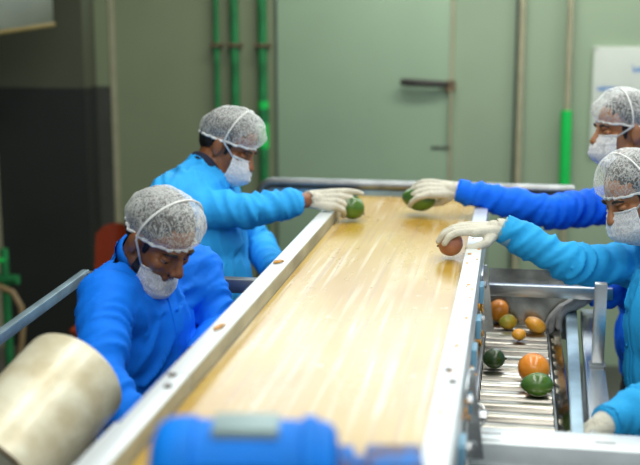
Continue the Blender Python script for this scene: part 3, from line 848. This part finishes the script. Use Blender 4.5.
for i, (x, r, lab) in enumerate(((-1.275, .016, 'thinnest green pipe, leftmost of the three on the back wall'), (-1.172, .024, 'green pipe in the middle of the three on the back wall'), (-1.015, .026, 'thickest green pipe, rightmost of the three on the back wall'))):
    p_ = obj('wall_pipe', tube([(x + .008, WY - .05, .1), (x, WY - .05, 2.04)], r, 14), 'greenpipe'); tag(p_, lab, 'pipe', 'green pipes down the back wall')
    obj('pipe_clamp', bx(x - r - .014, x + r + .014, WY - .05 - r - .006, WY - .002, 1.655, 1.675, bev=.002), 'rust', p_)
    if i: obj('pipe_coupling', tube([(x + .004, WY - .05, 1.20 + i * .02), (x + .004, WY - .05, 1.28 + i * .02)], r + .006, 14), 'greenpipe', p_)
    if i == 2: obj('green_tape', tube([(x + .005, WY - .05, 1.10), (x + .003, WY - .05, 1.36)], r + .003, 14), 'greenbright', p_)
# notice board
nb = obj('notice_board', bx(.765, 1.55, WY - .025, WY, 1.10, 1.668, bev=.002), 'board'); tag(nb, 'white notice board with blue writing on the back wall at the right', 'board')
def scribble(x0, x1, z, h, seed):
    b = bmesh.new(); rnd = random.Random(seed); x = x0
    while x < x1:
        w = rnd.uniform(.012, .02); pts = []
        for k in range(9):
            t = k / 8; pts.append((x + w * t * 1.2 + .003 * math.sin(t * 9), WY - .0262, z + h * (.5 + .5 * math.sin(t * 8 + rnd.uniform(0, 2))) * (1.5 if rnd.random() < .12 else 1)))
        add_tube(b, pts, .0035, 6); x += w + .004
    for v in b.verts: v.co.y = WY - .0255 + (v.co.y - WY + .0262) * .15
    return b
obj('lettering', scribble(.79, .90, 1.435, .022, 1), 'boardblue', nb)
obj('lettering', scribble(.965, 1.16, 1.535, .026, 2), 'boardblue', nb)
obj('lettering', scribble(1.03, 1.14, 1.595, .014, 3), 'boardblue', nb)
for x, z in ((.778, 1.655), (1.537, 1.655)): obj('screw', tube([(x, WY - .024, z), (x, WY - .029, z)], .005, 8), 'bolt', nb)
# hanging lamp housing at the top left
lm = empty('wall_lamp', 'pale lamp housing with a brass rim, high at the left', 'lamp', (-2.15, 5.3, 1.76))
b = bmesh.new()
pr = [(-2.42, 1.752, 5.0), (-2.05, 1.756, 5.10), (-1.95, 1.790, 5.60), (-2.40, 1.790, 5.62)]
vb = [b.verts.new((x, y, z)) for x, z, y in pr]; vt = [b.verts.new((x * .97 - .1, y + .1, z + .45)) for x, z, y in pr]
b.faces.new(vb[::-1]); b.faces.new(vt)
for i in range(4): b.faces.new((vb[i], vb[(i + 1) % 4], vt[(i + 1) % 4], vt[i]))
bmesh.ops.recalc_face_normals(b, faces=b.faces)
obj('housing', b, 'lamp', lm, ang=20)
obj('rim', tube([(x, y, z - .004) for x, z, y in pr], .012, 8, closed=True), 'lamprim', lm)
obj('hanger', tube([(-2.2, 5.4, 2.2), (-2.2, 5.4, 4.0)], .01, 8), 'steeldark', lm)
# red plastic chair
ch = empty('plastic_chair', 'red-orange plastic chair with rounded back behind the bearded man', 'chair', (-1.65, 5.3, FL))
b = bmesh.new(); N1, N2 = 24, 14; rows = []
for i in range(N1 + 1):
    s = -1 + 2 * i / N1; col = []
    for k in range(N2 + 1):
        t = k / N2; top = .80 - .05 * abs(s) ** 3
        col.append(b.verts.new((-1.60 + .105 * s * (1 - .08 * t), 5.42 + .05 * t - .06 * s * s, .36 + (top - .36) * t)))
    rows.append(col)
for i in range(N1):
    for k in range(N2): b.faces.new((rows[i][k], rows[i + 1][k], rows[i + 1][k + 1], rows[i][k + 1]))
r_ = bmesh.ops.solidify(b, geom=list(b.faces), thickness=.008)
obj('backrest', b, 'redplastic', ch)
obj('seat', bx(-1.70, -1.49, 5.02, 5.42, .34, .365, bev=.012), 'redplastic', ch)
for x in (-1.67, -1.52):
    for y in (5.05, 5.39): obj('leg', tube([(x, y, .345), (x * 1.0 + (.02 if x > -1.65 else -.02), y + (.02 if y > 5.2 else -.02), FL)], [.018, .014], 10), 'redplastic', ch)
# hoses low at the left
gp = obj('standpipe', tube([(-2.19, 5.4, FL), (-2.19, 5.4, .66)], .022, 12), 'greenpipe'); tag(gp, 'short green standpipe with a valve near the dark pier', 'pipe')
obj('valve', tube([(-2.23, 5.4, .50), (-2.12, 5.4, .50)], .026, 12), 'greenpipe', gp)
obj('valve_handle', bx(-2.20, -2.18, 5.34, 5.40, .60, .615, bev=.002), 'greenbright', gp)
hs = obj('hose', tube([(-2.30, 5.36, .47), (-2.20, 5.34, .475), (-2.12, 5.33, .45), (-2.075, 5.32, .38), (-2.065, 5.31, .28), (-2.08, 5.30, .15), (-2.14, 5.28, FL + .03), (-2.30, 5.2, FL + .02)], .016, 10), 'hose'); tag(hs, 'tan hose arching down beside the green standpipe', 'hose')

# ------------------------------------------------------------------ light
def area(name, loc, rot, sx, sy, e, col):
    l = bpy.data.lights.new(name, 'AREA'); l.shape = 'RECTANGLE'; l.size = sx; l.size_y = sy; l.energy = e; l.color = col
    o = bpy.data.objects.new(name, l); C.objects.link(o); o.location = loc; o.rotation_euler = rot; return o
area('ceiling_and_wash_light', (-.35, 2.4, 3.6), (0, 0, 0), .5, 3.6, 38, (1, .985, .94))
area('ceiling_and_wash_light', (1.1, 2.4, 3.6), (0, 0, 0), .5, 3.6, 36, (1, .985, .94))
area('ceiling_and_wash_light', (.3, .2, 3.0), (math.radians(50), 0, 0), 2.5, .6, 13, (1, .98, .94))
area('ceiling_and_wash_light', (.9, 4.9, 3.7), (math.radians(25), 0, 0), 3.2, .4, 58, (1, .985, .94))  # wall wash added to brighten the back wall, stronger to the right
area('added_glare_light', (.45, WY + .12, 2.65), (math.radians(-90), 0, 0), 4.2, 1.15, 52, (.86, .95, 1))  # unseen lamp added in the made-up opening for belt and rail glare
w = bpy.data.worlds.new('world'); bpy.context.scene.world = w; w.use_nodes = True
w.node_tree.nodes['Background'].inputs[0].default_value = (.80, .92, 1, 1); w.node_tree.nodes['Background'].inputs[1].default_value = .36

# ------------------------------------------------------------------ camera
cam = bpy.data.cameras.new('camera'); co = bpy.data.objects.new('camera', cam); C.objects.link(co)
cam.sensor_width = 36; cam.lens = 1150 / 640 * 36
co.location = (.36759, 0, 1.88764)
co.rotation_euler = (math.radians(90 - 11.238055), 0, math.radians(9.63276))
cam.dof.use_dof = True; cam.dof.focus_distance = 3.25; cam.dof.aperture_fstop = 1.8
cam.clip_start = .05
bpy.context.scene.camera = co
vs = bpy.context.scene.view_settings
vs.view_transform = 'Standard'; vs.look = 'None'; vs.gamma = 1; vs.exposure = .35; vs.use_curve_mapping = False
